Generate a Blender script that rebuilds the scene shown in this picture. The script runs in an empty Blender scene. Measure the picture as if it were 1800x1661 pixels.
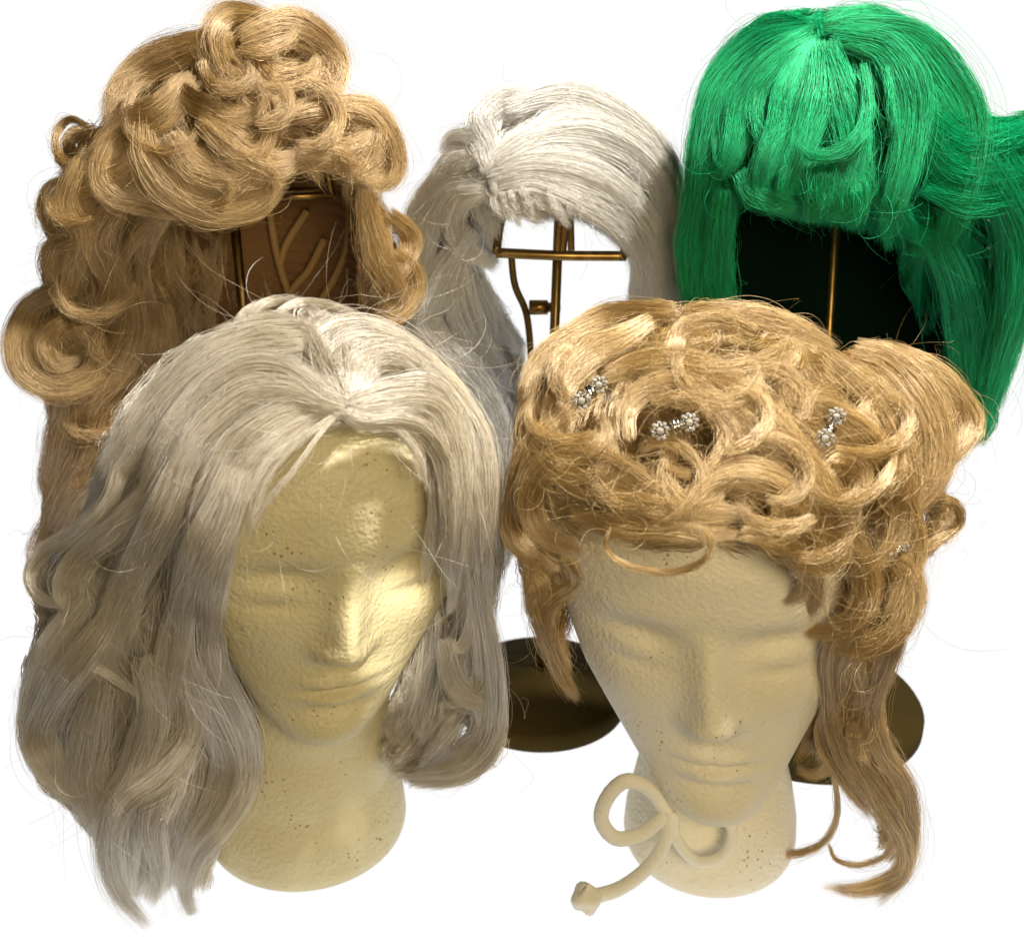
import bpy, math
import numpy as np
from mathutils import Vector, Matrix
rng = np.random.default_rng(7)
PI = math.pi
S = bpy.context.scene
COL = S.collection
# ------------------------------------------------------------------ camera
F = 2227.0; PITCH = math.radians(25); CZ = .595
cp, sp = math.cos(PITCH), math.sin(PITCH)
CAM = np.array([0, 0, CZ])
cam = bpy.data.objects.new('camera', bpy.data.cameras.new('camera')); COL.objects.link(cam)
cam.location = (0, 0, CZ); cam.rotation_euler = (PI/2-PITCH, 0, 0)
cam.data.sensor_width = 36; cam.data.lens = 36*F/1800; cam.data.clip_end = 50; cam.data.clip_start = .01
cam.data.dof.use_dof = True; cam.data.dof.focus_distance = .74; cam.data.dof.aperture_fstop = 9
S.camera = cam
def rays(px, py):
    u = (np.asarray(px, float)-900)/F; v = (830-np.asarray(py, float))/F
    return np.stack([u, cp+v*sp, -sp+v*cp], -1)          # axial depth 1
def at(px, py, Y):                                        # the point of the vertical plane y=Y seen there
    d = rays(px, py); return CAM+d*(Y/d[..., 1])[..., None]
def atz(px, py, Z):
    d = rays(px, py); return CAM+d*((Z-CZ)/d[..., 2])[..., None]
def proj(p):
    q = p-CAM; a = q[..., 1]*cp-q[..., 2]*sp
    return np.stack([900+F*q[..., 0]/a, 830-F*(q[..., 1]*sp+q[..., 2]*cp)/a], -1)
def scale_at(px, py, Y):
    d = rays(px, py); return F/(Y/d[1])
# ------------------------------------------------------------------ helpers
def tag(o, label=None, cat=None, group=None, kind=None):
    if label: o['label'] = label
    if cat: o['category'] = cat
    if group: o['group'] = group
    if kind: o['kind'] = kind
    return o
def empty(name, loc, label, cat, group=None):
    o = bpy.data.objects.new(name, None); COL.objects.link(o); o.location = loc; o.empty_display_size = .03
    return tag(o, label, cat, group)
def link(o, parent=None):
    COL.objects.link(o)
    if parent is not None:
        o.parent = parent; o.matrix_parent_inverse = Matrix.Translation(-Vector(parent.location))
    return o
def mesh(name, v, f, mat, parent=None, smooth=True):
    me = bpy.data.meshes.new(name)
    me.from_pydata([tuple(map(float, p)) for p in v], [], [tuple(map(int, q)) for q in f]); me.update()
    if smooth: me.polygons.foreach_set('use_smooth', [True]*len(me.polygons))
    me.materials.append(mat)
    return link(bpy.data.objects.new(name, me), parent)
def smooth_path(P, n):
    P = np.asarray(P, float); m = len(P)
    if m == 2: t = np.linspace(0, 1, n)[:, None]; return P[0]*(1-t)+P[1]*t
    Q = np.vstack([2*P[0]-P[1], P, 2*P[-1]-P[-2]])
    seg = np.r_[0, np.cumsum(np.linalg.norm(np.diff(P, axis=0), axis=1))]
    s = np.linspace(0, seg[-1]*.99999, n); i = np.clip(np.searchsorted(seg, s, 'right')-1, 0, m-2)
    t = ((s-seg[i])/(seg[i+1]-seg[i]))[:, None]
    a, b, c, d = Q[i], Q[i+1], Q[i+2], Q[i+3]
    return .5*(2*b+(c-a)*t+(2*a-5*b+4*c-d)*t*t+(3*b-a-3*c+d)*t**3)
def tube(P, r, n=10, m=None, sm=True, tw=0.):
    P = smooth_path(P, m or max(12, len(P)*6)) if sm else np.asarray(P, float)
    r = np.broadcast_to(np.asarray(r, float), (len(P),)) if np.ndim(r) == 0 else np.interp(np.linspace(0, 1, len(P)), np.linspace(0, 1, len(r)), r)
    T = np.gradient(P, axis=0); T /= np.linalg.norm(T, axis=1)[:, None]+1e-12
    N = np.cross(T[0], [0, 0, 1.]); N = N if np.linalg.norm(N) > .1 else np.cross(T[0], [1., 0, 0]); N /= np.linalg.norm(N)
    v, f = [], []
    for i in range(len(P)):
        N = N-T[i]*N.dot(T[i]); N /= np.linalg.norm(N); B = np.cross(T[i], N)
        for k in range(n):
            a = 2*PI*k/n; v.append(P[i]+r[i]*(1+tw*math.cos(3*a-i*.75))*(N*math.cos(a)+B*math.sin(a)))
    for i in range(len(P)-1):
        for k in range(n):
            k2 = (k+1) % n; f.append((i*n+k, i*n+k2, (i+1)*n+k2, (i+1)*n+k))
    f.append(tuple(range(n))[::-1]); f.append(tuple((len(P)-1)*n+k for k in range(n)))
    return v, f
def merge(*parts):
    V, Fc = [], []
    for v, f in parts:
        o = len(V); V += list(v); Fc += [tuple(i+o for i in q) for q in f]
    return V, Fc
def lathe(prof, c, n=64):
    v, f = [], []
    for r, z in prof:
        for k in range(n): v.append((c[0]+r*math.cos(2*PI*k/n), c[1]+r*math.sin(2*PI*k/n), c[2]+z))
    for i in range(len(prof)-1):
        for k in range(n):
            k2 = (k+1) % n; f.append((i*n+k, i*n+k2, (i+1)*n+k2, (i+1)*n+k))
    f.append(tuple(range(n))[::-1]); f.append(tuple((len(prof)-1)*n+k for k in range(n)))
    return v, f
# ------------------------------------------------------------------ materials
def mat(name):
    m = bpy.data.materials.new(name); m.use_nodes = True; nt = m.node_tree; nt.nodes.clear()
    out = nt.nodes.new('ShaderNodeOutputMaterial'); return m, nt, out
def N(nt, t, **k):
    n = nt.nodes.new('ShaderNode'+t)
    for a, b in k.items():
        if a in n.inputs: n.inputs[a].default_value = b
        else: setattr(n, a, b)
    return n
def ramp(nt, src, stops):
    r = N(nt, 'ValToRGB'); nt.links.new(src, r.inputs[0]); e = r.color_ramp.elements
    while len(e) < len(stops): e.new(.5)
    for q, (p, c) in zip(e, stops): q.position = p; q.color = (*c, 1)
    return r.outputs[0]
def hair_mat(name, dark, mid, light, rough=.32, spec=.32, spec_tint=.35):
    m, nt, out = mat(name)
    hi = N(nt, 'HairInfo')
    geo = N(nt, 'NewGeometry'); no = N(nt, 'TexNoise', Scale=35., Detail=2.); nt.links.new(geo.outputs['Position'], no.inputs['Vector'])
    mx = N(nt, 'Math', operation='MULTIPLY_ADD'); mx.inputs[1].default_value = .55; nt.links.new(hi.outputs['Random'], mx.inputs[0])
    m2 = N(nt, 'Math', operation='MULTIPLY'); m2.inputs[1].default_value = .45; nt.links.new(no.outputs[0], m2.inputs[0]); nt.links.new(m2.outputs[0], mx.inputs[2])
    c = ramp(nt, mx.outputs[0], [(.1, dark), (.5, mid), (.9, light)])
    df = N(nt, 'BsdfDiffuse'); nt.links.new(c, df.inputs['Color'])
    tr = N(nt, 'BsdfHair', component='Transmission'); nt.links.new(c, tr.inputs['Color'])
    tr.inputs['RoughnessU'].default_value = .4; tr.inputs['RoughnessV'].default_value = .9
    gl = N(nt, 'BsdfHair', component='Reflection'); gl.inputs['Offset'].default_value = -.05
    gl.inputs['RoughnessU'].default_value = rough*.55; gl.inputs['RoughnessV'].default_value = .6
    gc = N(nt, 'MixRGB'); gc.inputs[0].default_value = spec_tint; nt.links.new(c, gc.inputs[1]); gc.inputs[2].default_value = (1, 1, 1, 1)
    nt.links.new(gc.outputs[0], gl.inputs['Color'])
    m1 = N(nt, 'MixShader'); m1.inputs[0].default_value = .12; nt.links.new(df.outputs[0], m1.inputs[1]); nt.links.new(tr.outputs[0], m1.inputs[2])
    h = N(nt, 'MixShader'); h.inputs[0].default_value = spec; nt.links.new(m1.outputs[0], h.inputs[1]); nt.links.new(gl.outputs[0], h.inputs[2])
    nt.links.new(h.outputs[0], out.inputs[0]); return m
M = {}
M['white_hair'] = hair_mat('white_synthetic_hair', (.34, .26, .125), (.66, .575, .425), (.95, .93, .89), .35, .36, .8)
M['silver_hair'] = hair_mat('silver_synthetic_hair', (.44, .41, .36), (.72, .70, .66), (.92, .91, .89), .4, .30, .8)
M['gold_hair'] = hair_mat('honey_blonde_hair', (.23, .12, .025), (.53, .32, .085), (.93, .70, .29), .28, .46, .35)
M['curl_hair'] = hair_mat('strawberry_blonde_hair', (.25, .135, .035), (.59, .38, .11), (.95, .74, .34), .28, .46, .35)
M['green_hair'] = hair_mat('green_synthetic_hair', (.0, .10, .036), (.0, .40, .145), (.004, .68, .28), .3, .34, .1)
def pbr(name, col, rough=.5, metal=0., var=None, bump=None, **k):
    m, nt, out = mat(name); b = N(nt, 'BsdfPrincipled'); nt.links.new(b.outputs[0], out.inputs[0])
    b.inputs['Base Color'].default_value = (*col, 1); b.inputs['Roughness'].default_value = rough; b.inputs['Metallic'].default_value = metal
    tc = N(nt, 'TexCoord')
    if var:
        no = N(nt, 'TexNoise', Scale=var[0], Detail=4.); nt.links.new(tc.outputs['Object'], no.inputs['Vector'])
        nt.links.new(ramp(nt, no.outputs[0], [(.3, var[1]), (.7, col)]), b.inputs['Base Color'])
    if bump:
        no = N(nt, 'TexNoise', Scale=bump[0], Detail=3.); nt.links.new(tc.outputs['Object'], no.inputs['Vector'])
        bp = N(nt, 'Bump', Strength=bump[1], Distance=bump[2]); nt.links.new(no.outputs[0], bp.inputs['Height']); nt.links.new(bp.outputs[0], b.inputs['Normal'])
    for a, q in k.items(): b.inputs[a.replace('_', ' ')].default_value = q
    return m
M['brass'] = pbr('aged_brass_wire', (.34, .22, .07), .34, 1., var=(60., (.16, .09, .03)))
M['steel'] = pbr('dark_steel_pin', (.25, .2, .14), .35, 1.)
M['wood'] = pbr('dark_olive_painted_base', (.055, .038, .010), .95, var=(20., (.035, .024, .006)), Specular_IOR_Level=.08)
M['lace'] = pbr('beige_elastic_strap', (.34, .20, .07), .9, bump=(900., .5, .0006))
M['weft'] = pbr('brown_weft_net', (.20, .10, .03), .9, bump=(500., .8, .001))
M['net_shade'] = pbr('green_interior_shade', (.002, .010, .005), 1., Specular_IOR_Level=.05)  # near-black: shade of the green wig's interior put into the colour
M['rope'] = pbr('cream_cotton_cord', (.92, .87, .72), .95, bump=(900., .8, .0008))
M['silver'] = pbr('silver_metal', (.75, .72, .66), .18, 1.)
M['crystal'] = pbr('crystal_stone', (.95, .93, .88), .05, 0., Transmission_Weight=.6, IOR=1.9)
def foam(name, a, b_, gloss):
    m, nt, out = mat(name); b = N(nt, 'BsdfPrincipled'); nt.links.new(b.outputs[0], out.inputs[0])
    tc = N(nt, 'TexCoord'); P = tc.outputs['Object']
    n1 = N(nt, 'TexNoise', Scale=14., Detail=5.); nt.links.new(P, n1.inputs['Vector'])
    base = ramp(nt, n1.outputs[0], [(.3, a), (.7, b_)])
    v = N(nt, 'TexVoronoi', Scale=210., Randomness=1.); nt.links.new(P, v.inputs['Vector'])
    n2 = N(nt, 'TexNoise', Scale=26., Detail=2.); nt.links.new(P, n2.inputs['Vector'])
    pit = N(nt, 'Math', operation='MULTIPLY_ADD'); nt.links.new(n2.outputs[0], pit.inputs[0]); pit.inputs[1].default_value = -.9
    nt.links.new(v.outputs['Distance'], pit.inputs[2])      # small only where a cell centre meets a noise peak
    pm = ramp(nt, pit.outputs[0], [(.0, (.45, .36, .22)), (.03, (1, 1, 1))])
    # shift so that only rare pits appear
    pit2 = N(nt, 'Math', operation='ADD'); pit2.inputs[1].default_value = .47; nt.links.new(pit.outputs[0], pit2.inputs[0])
    pm = ramp(nt, pit2.outputs[0], [(.0, (.5, .4, .26)), (.10, (1, 1, 1))])
    mx = N(nt, 'MixRGB', blend_type='MULTIPLY'); mx.inputs[0].default_value = 1
    nt.links.new(base, mx.inputs[1]); nt.links.new(pm, mx.inputs[2]); nt.links.new(mx.outputs[0], b.inputs['Base Color'])
    v2 = N(nt, 'TexVoronoi', Scale=420., feature='SMOOTH_F1'); nt.links.new(P, v2.inputs['Vector'])
    n3 = N(nt, 'TexNoise', Scale=240., Detail=5.); nt.links.new(P, n3.inputs['Vector'])
    ad = N(nt, 'Math', operation='MULTIPLY_ADD'); ad.inputs[1].default_value = 1.3; nt.links.new(n3.outputs[0], ad.inputs[0]); nt.links.new(v2.outputs['Distance'], ad.inputs[2])
    b1 = N(nt, 'Bump', Strength=.8, Distance=.0008); nt.links.new(ad.outputs[0], b1.inputs['Height'])
    b2 = N(nt, 'Bump', Strength=.6, Distance=.001); nt.links.new(pm, b2.inputs['Height']); nt.links.new(b1.outputs[0], b2.inputs['Normal'])
    nt.links.new(b2.outputs[0], b.inputs['Normal'])
    b.inputs['Roughness'].default_value = gloss; b.inputs['Specular IOR Level'].default_value = .25
    b.inputs['Subsurface Weight'].default_value = .12; b.inputs['Subsurface Radius'].default_value = (1, .8, .4); b.inputs['Subsurface Scale'].default_value = .004
    return m
M['foam_left'] = foam('yellowed_foam', (.65, .56, .32), (.75, .68, .44), .40)
M['foam_right'] = foam('pale_foam', (.82, .74, .52), (.88, .82, .66), .5)
# ------------------------------------------------------------------ backdrop: an added self-glowing sheet for a shadowless white, floor and rear curve
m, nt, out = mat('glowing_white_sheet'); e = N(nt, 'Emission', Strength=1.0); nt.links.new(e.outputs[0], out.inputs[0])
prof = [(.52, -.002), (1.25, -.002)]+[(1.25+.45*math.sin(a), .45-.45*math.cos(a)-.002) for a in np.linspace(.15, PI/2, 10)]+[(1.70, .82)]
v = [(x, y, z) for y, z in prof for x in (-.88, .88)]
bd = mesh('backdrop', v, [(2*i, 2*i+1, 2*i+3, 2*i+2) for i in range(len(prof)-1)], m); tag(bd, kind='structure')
# ------------------------------------------------------------------ foam heads
def loft(secs, n=96):
    v, f = [], []
    for s in secs: v += s
    for i in range(len(secs)-1):
        for k in range(n):
            k2 = (k+1) % n; f.append((i*n+k, i*n+k2, (i+1)*n+k2, (i+1)*n+k))
    f.append(tuple(range(n))[::-1]); f.append(tuple((len(secs)-1)*n+k for k in range(n)))
    return v, f
HT = np.array([  # z, halfwidth, front, back
 [.083, .010, -.062, -.035], [.087, .020, -.072, -.015], [.095, .028, -.078, .0], [.110, .0365, -.080, .020], [.130, .0465, -.078, .045],
 [.150, .0555, -.0765, .062], [.172, .0635, -.076, .074], [.195, .068, -.0765, .084], [.218, .0715, -.077, .090], [.240, .074, -.080, .094],
 [.262, .075, -.080, .096], [.282, .073, -.075, .094], [.300, .067, -.063, .086], [.314, .056, -.046, .072], [.324, .040, -.026, .052], [.330, .018, -.002, .028]])
def g(d, s): return np.exp(-(d/s)**2)
def face_disp(x, z):
    zz = np.clip((z-.166)/(.228-.166), 0, 1)
    nose = .0225*(1-zz)**.85*g(x, .0075+.003*(1-zz))*(1/(1+np.exp(-(z-.1635)/.0024)))
    nost = .0055*(g(x-.0095, .006)+g(x+.0095, .006))*g(z-.169, .007)
    d = nose+nost
    ax = np.abs(x)
    d += -.0125*g(ax-.030, .018)*g(z-.214, .014)
    d += .0090*g(ax-.0325, .0135)*g(z-.2095, .0080)
    d += -.0022*g(ax-.0325, .014)*g(z-.1990, .0040)
    d += .0018*g(ax-.030, .020)*g(z-.2330, .008)
    d += .003*g(ax-.040, .018)*g(z-.180, .016)
    d += .0060*g(x, .016)*g(z-.1425, .0042)*(1-.3*g(x, .0025))
    d += -.0040*g(x, .019)*g(z-.1370, .0024)
    d += .0070*g(x, .014)*g(z-.1310, .0046)
    d += -.0042*g(x, .018)*g(z-.1215, .005)
    d += .0060*g(x, .018)*g(z-.1020, .010)
    d += -.0018*g(x, .003)*g(z-.155, .006)
    return d
def foam_head(cx, cy, yaw, lx, ly, pitch, mt, label, wid=1.1, vs=1., up=0., neck=1.):
    t = np.linspace(0, 1, 190); z = .083+(.330-.083)*t
    n = 220; th = 2*PI*np.arange(n)/n
    secs = []
    for zi in z:
        W, Fr, B = [np.interp(zi, HT[:, 0], HT[:, k]) for k in (1, 2, 3)]
        yc = Fr+(B-Fr)*.42
        c, s = np.cos(th), np.sin(th)                     # s<0: front
        x = W*np.sign(c)*np.abs(c)**.96
        y = np.where(s < 0, yc+(yc-Fr)*s, yc+(B-yc)*s)
        fr = np.clip(-s*1.6, 0, 1)
        y = y-face_disp(x, zi)*fr
        zz = zi+np.clip(.32*(y-Fr)*(1-(zi-.083)/.12), 0, .05)
        secs.append(list(np.stack([x, y, zz], 1)))
    hv, hf = loft(secs, n)
    hv = np.array(hv)
    hv[:, 0] *= wid; hv[:, 2] = .085+up+(hv[:, 2]-.085)*vs
    # nod the head about the neck top
    a = math.radians(pitch); q = hv-[0, .0, .12]
    hv = np.stack([q[:, 0], q[:, 1]*math.cos(a)-q[:, 2]*math.sin(a), q[:, 1]*math.sin(a)+q[:, 2]*math.cos(a)], 1)+[0, 0, .12]
    nsec = []
    for zi, r in [(a_, b_*neck) for a_, b_ in [(0, .048), (.0015, .0535), (.005, .0565), (.012, .058), (.028, .057), (.05, .0525), (.075+up*.4, .0475), (.10+up*.8, .0465), (.14+up, .05), (.17+up, .045)]]:
        nsec.append([(r*math.cos(p), (r*1.02)*math.sin(p)+.010*min(1, zi/.08), zi) for p in th])
    nv, nf = loft(nsec, n)
    V, Fc = merge((list(hv), hf), (nv, nf)); V = np.array(V)
    k = np.clip((V[:, 2]-.06)/.2, 0, 1)
    a = yaw; x = V[:, 0]*math.cos(a)-V[:, 1]*math.sin(a); y = V[:, 0]*math.sin(a)+V[:, 1]*math.cos(a)
    V = np.stack([x+k*lx+cx, y+k*ly+cy, V[:, 2]], 1)
    me = bpy.data.meshes.new('tmp'); me.from_pydata([tuple(p) for p in V], [], Fc); ob = bpy.data.objects.new('tmp', me); COL.objects.link(ob)
    r = ob.modifiers.new('r', 'REMESH'); r.mode = 'VOXEL'; r.voxel_size = .0013
    s_ = ob.modifiers.new('s', 'SMOOTH'); s_.iterations = 14; s_.factor = .5
    dg = bpy.context.evaluated_depsgraph_get(); me2 = bpy.data.meshes.new_from_object(ob.evaluated_get(dg)); bpy.data.objects.remove(ob)
    me2.name = 'foam_head'; me2.polygons.foreach_set('use_smooth', [True]*len(me2.polygons)); me2.materials.clear(); me2.materials.append(mt)
    me2.transform(Matrix.Translation((-cx, -cy, 0)))
    o = bpy.data.objects.new('foam_head', me2); COL.objects.link(o); o.location = (cx, cy, 0)
    return tag(o, label, 'mannequin head')
HL = (-.142, .694); HR = (.134, .678)
head_l = foam_head(*HL, math.radians(17), .034, -.024, 0, M['foam_left'], 'yellowish foam mannequin head under the long white wig, bright shiny patch on its cheek', 1.22, .955, .041, 1.19)
head_r = foam_head(*HR, math.radians(-7), -.022, -.014, 0, M['foam_right'], 'pale foam mannequin head under the curly updo, cord bow at its neck', 1.22, 1.04, -.011)
# ------------------------------------------------------------------ hair engine
def parse(s): return np.array([[float(a) for a in p.split(',')] for p in s.split()])
def inpoly(p, poly):
    x, y = p[..., 0], p[..., 1]; r = np.zeros(x.shape, bool); j = len(poly)-1
    for i in range(len(poly)):
        xi, yi = poly[i][:2]; xj, yj = poly[j][:2]
        c = ((yi > y) != (yj > y)) & (x < (xj-xi)*(y-yi)/((yj-yi) if yj != yi else 1e-9)+xi); r ^= c; j = i
    return r
class Shell:
    def __init__(s, ells):        # (px, py, Y, radius px x, radius px y, radius Y)
        s.c, s.r = [], []
        for px, py, Y, rx, ry, rY in ells:
            k = scale_at(px, py, Y); s.c.append(at(px, py, Y)); s.r.append([rx/k, rY, ry/k/.93])
        s.c = np.array(s.c); s.r = np.array(s.r)
    def sdf(s, p):
        D = []
        for c, r in zip(s.c, s.r):
            q = (p-c)/r; k0 = np.linalg.norm(q, axis=-1); k1 = np.linalg.norm(q/r, axis=-1)+1e-9; D.append(k0*(k0-1)/k1)
        D = np.array(D); k = 90.
        m = D.min(0); return m-np.log(np.exp(-k*(D-m)).sum(0))/k
    def lift(s, P2, off):         # P2 (...,2), off (...) depth under the surface -> points
        d = rays(P2[..., 0], P2[..., 1]); n = np.linalg.norm(d, axis=-1, keepdims=True); d = d/n
        t = np.full(P2.shape[:-1], .35); best = np.full(t.shape, 1e9); tb = t.copy(); done = np.zeros(t.shape, bool)
        for _ in range(46):
            h = s.sdf(CAM+d*t[..., None])+off
            b = h < best; best = np.where(b & ~done, h, best); tb = np.where(b & ~done, t, tb)
            done |= h < .0006
            t = np.where(done, t, t+np.clip(h*.85, .0015, .06))
        for _ in range(3):
            if tb.ndim > 1 and tb.shape[-1] > 4:
                pad = np.concatenate([tb[..., :1], tb, tb[..., -1:]], -1); tb = (pad[..., :-2]+2*pad[..., 1:-1]+pad[..., 2:])/4
        return CAM+d*tb[..., None]
K = 26
class Wig:
    def __init__(s, name, label, ells, strokes, outline, holes, mtl, seed, rad=.000075, frizz=.0012, center=None, base=None):
        s.rng = np.random.default_rng(seed); s.shell = Shell(ells); s.mtl = mtl; s.rad = rad; s.frizz = frizz
        s.outline = [parse(o) for o in (outline if isinstance(outline, list) else [outline])]; s.holes = [parse(h) for h in holes]
        s.center = s.shell.c[0]; s.root = empty(name, tuple(map(float, base if base is not None else s.shell.c[0])), label, 'wig')
        s.strokes = []
        for st in strokes.strip().splitlines():
            q = [a.strip() for a in st.split('|')]
            if len(q) < 3 or q[0].startswith('#'): continue
            s.strokes.append((parse(q[0]), float(q[1]), int(q[2]), q[3] if len(q) > 3 else 'lock', float(q[4]) if len(q) > 4 else 0.))
        s.field()
        s.out = {}
    def field(s):
        A, T, W = [], [], []
        for P, w, n, _, _ in s.strokes:
            p = smooth_path(P[:, :2], 24); t = np.gradient(p, axis=0); t /= np.linalg.norm(t, axis=1)[:, None]+1e-9
            A.append(p); T.append(t); W.append(np.full(24, w))
        s.A = np.concatenate(A); s.T = np.concatenate(T); s.W = np.concatenate(W)
    def flow(s, p):
        d2 = ((p[:, None, :]-s.A[None])**2).sum(-1); w = 1/(d2+180)**1.6
        f = (w[..., None]*s.T[None]).sum(1); return f/(np.linalg.norm(f, axis=1)[:, None]+1e-9)
    def inside(s, p):
        r = np.zeros(p.shape[:-1], bool)
        for o in s.outline: r |= inpoly(p, o)
        for h in s.holes: r &= ~inpoly(p, h)
        return r
    def auto_curls(s, n, rad=(22, 50), w=(8, 15), cnt=150, part='curl', off=(-.012, -.002)):
        r = s.rng; P = np.concatenate(s.outline); lo, hi = P.min(0)[:2], P.max(0)[:2]; m_ = 0
        for _ in range(n*12):
            if m_ >= n: break
            c = r.uniform(lo, hi); f = s.flow(c[None])[0]; a = math.atan2(f[1], f[0])+r.normal(0, .4); R_ = r.uniform(*rad); sg = r.choice([-1, 1])
            turn = r.uniform(1.6, 4.2); L = R_*turn*1.25; t = np.linspace(0, 1, 12); k = sg*turn*(.45+1.1*t)
            th = a+np.cumsum(k)/12; q = c+np.cumsum(np.stack([np.cos(th), np.sin(th)*.85], 1), 0)*L/12
            if not s.inside(q).all(): continue
            s.strokes.append((q, r.uniform(*w), int(cnt*r.uniform(.6, 1.3)), part, r.uniform(*off))); m_ += 1
    def emit(s, G3, width, thick, count, part, frizz=None, taper=(.55, 1., .45), tails=.35, clump=1., rad=1., fly=0.):
        """G3 (G,K,3) guides -> strands; width/thick (G,) metres, count per guide"""
        r = s.rng; Gn, Kn = G3.shape[:2]; frizz = s.frizz if frizz is None else frizz
        T = np.gradient(G3, axis=1); T /= np.linalg.norm(T, axis=-1, keepdims=True)+1e-12
        N_ = (G3-s.center); N_ /= np.linalg.norm(N_, axis=-1, keepdims=True); C = CAM-G3; C /= np.linalg.norm(C, axis=-1, keepdims=True)
        N_ = N_*.4+C*.8; N_ -= T*(N_*T).sum(-1, keepdims=True); N_ /= np.linalg.norm(N_, axis=-1, keepdims=True)+1e-9
        B = np.cross(T, N_)
        count = int(count*1.7) if count > 1 else count; idx = np.repeat(np.arange(Gn), count); n = len(idx)
        ang = r.uniform(0, 2*PI, n); rr = np.sqrt(r.uniform(0, 1, n))
        rr = np.where(r.random(n) < .20, rr*r.uniform(1, 1.8, n), rr)
        u = rr*np.cos(ang); v = rr*np.sin(ang)
        t0 = r.uniform(0, tails*.5, n); t1 = 1-r.uniform(0, tails, n)**1.3*.9
        ts = t0[:, None]+(t1-t0)[:, None]*np.linspace(0, 1, K)[None]
        x = ts*(Kn-1); i = np.clip(x.astype(int), 0, Kn-2); fr = (x-i)[..., None]
        def pick(A): return A[idx[:, None], i]*(1-fr)+A[idx[:, None], i+1]*fr
        P, BB, NN = pick(G3), pick(B), pick(N_)
        pr = np.interp(ts, [0, .4, 1], taper)
        tw = r.normal(0, .2, n)[:, None]*ts                                  # slight crossing of strands
        uu = u[:, None]*np.cos(tw)-v[:, None]*np.sin(tw); vv = u[:, None]*np.sin(tw)+v[:, None]*np.cos(tw)
        P = P+BB*(uu*pr*width[idx][:, None])[..., None]+NN*(vv*pr*thick[idx][:, None])[..., None]
        sft = np.linspace(0, 1, K)[None]
        for f_, a_ in ((.8, 1.1), (1.7, .6), (3.2, .16)):
            ph = r.uniform(0, 2*PI, (n, 1, 3)); am = r.normal(0, 1, (n, 1, 3))*a_*frizz
            P = P+am*np.sin(2*PI*f_*sft[..., None]+ph)*(.25+.75*sft[..., None])
        if fly:
            P = P+(NN*.6+r.normal(0, .6, (n, 1, 3)))*(fly*r.random((n, 1))*sft**2)[..., None]
        s.out.setdefault(part, []).append((P.astype(np.float32), (s.rad*rad*r.uniform(.7, 1.25, n)).astype(np.float32)))
    def do_strokes(s):
        for P, w, n, part, off in s.strokes:
            if n <= 0: continue
            p2 = smooth_path(P[:, :2], 30)
            o = np.full(30, off-.008)
            if P.shape[1] > 2: o = o+np.interp(np.linspace(0, 1, 30), np.linspace(0, 1, len(P)), P[:, 2])
            g3 = s.shell.lift(p2[None], o[None])[0]
            k = scale_at(p2[15, 0], p2[15, 1], g3[15, 1])
            wm = w/k
            # sub-locks inside the lock
            m_ = max(1, int(w/9)); G = []
            T = np.gradient(g3, axis=0); T /= np.linalg.norm(T, axis=1)[:, None]; C = CAM-g3; C /= np.linalg.norm(C, axis=1)[:, None]
            B = np.cross(T, C); tt = np.linspace(0, 1, 30); pr = np.interp(tt, [0, .35, .8, 1], [.45, 1, .75, .25])
            for j in range(m_):
                u = (0 if m_ == 1 else (j+.5)/m_*2-1)*.8; vv = s.rng.normal(0, .12)
                bow = (1-u*u)*1.5
                G.append(g3+B*(u*wm*pr)[:, None]+C*((vv+.35*bow)*wm*pr)[:, None])
            G = np.array(G); c = max(6, n//m_)
            s.emit(G, np.full(m_, wm*.95/m_**.6*.8), np.full(m_, wm*.45/m_**.4), c, part, taper=(.8, 1., .35), tails=.6 if P.shape[0] == 12 else .34)
            s.emit(G, np.full(m_, wm*.8), np.full(m_, wm*.5), max(2, c//9), part, frizz=s.frizz*2.6, tails=.4)
    def do_fill(s, n, per, Lpx=(110, 260), depth=(.0, .03), part='hair', width=7, back=.3, noise=.25, bb=None, flowf=None, region=None, rad=1.):
        reg = s.outline if region is None else [parse(region)]
        allp = np.concatenate(reg); x0, y0 = allp.min(0)[:2]; x1, y1 = allp.max(0)[:2]
        p = s.rng.uniform([x0, y0], [x1, y1], (n*3, 2))
        ok = s.inside(p) if region is None else inpoly(p, reg[0]); p = p[ok][:n]; n = len(p)
        inside = s.inside if region is None else (lambda q: inpoly(q, reg[0]))
        L = s.rng.uniform(*Lpx, n); M_ = 30; step = (L/M_)[:, None]; bias = s.rng.normal(0, noise, n)
        def go(p, sg, m):
            out = [p]; alive = np.ones(len(p), bool); al = []
            for k in range(m):
                f = s.flow(out[-1]) if flowf is None else flowf(out[-1])
                a = bias*math.sin(k*.25+1)
                f = np.stack([f[:, 0]*np.cos(a)-f[:, 1]*np.sin(a), f[:, 0]*np.sin(a)+f[:, 1]*np.cos(a)], 1)
                q = out[-1]+sg*f*step; alive &= inside(q); q = np.where(alive[:, None], q, out[-1]); out.append(q); al.append(alive.copy())
            return np.array(out).transpose(1, 0, 2), np.array(al).sum(0)
        fw, nf = go(p, 1, 20); bw, nb = go(p, -1, 10)
        full = np.concatenate([bw[:, :0:-1], fw], 1)      # (n,31,2)
        a = 10-nb; b = 10+nf; good = (b-a) >= 9
        full, a, b = full[good], a[good], b[good]; n = len(full)
        x = a[:, None]+(b-a)[:, None]*np.linspace(0, 1, K)[None]; i = np.clip(x.astype(int), 0, 29); fr = (x-i)[..., None]
        ar = np.arange(n)[:, None]; p2 = full[ar, i]*(1-fr)+full[ar, i+1]*fr
        off = s.rng.uniform(depth[0], depth[1], n)[:, None]*np.ones((1, K))-.002
        g3 = s.shell.lift(p2, off)
        wpx = width/2600.
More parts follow.
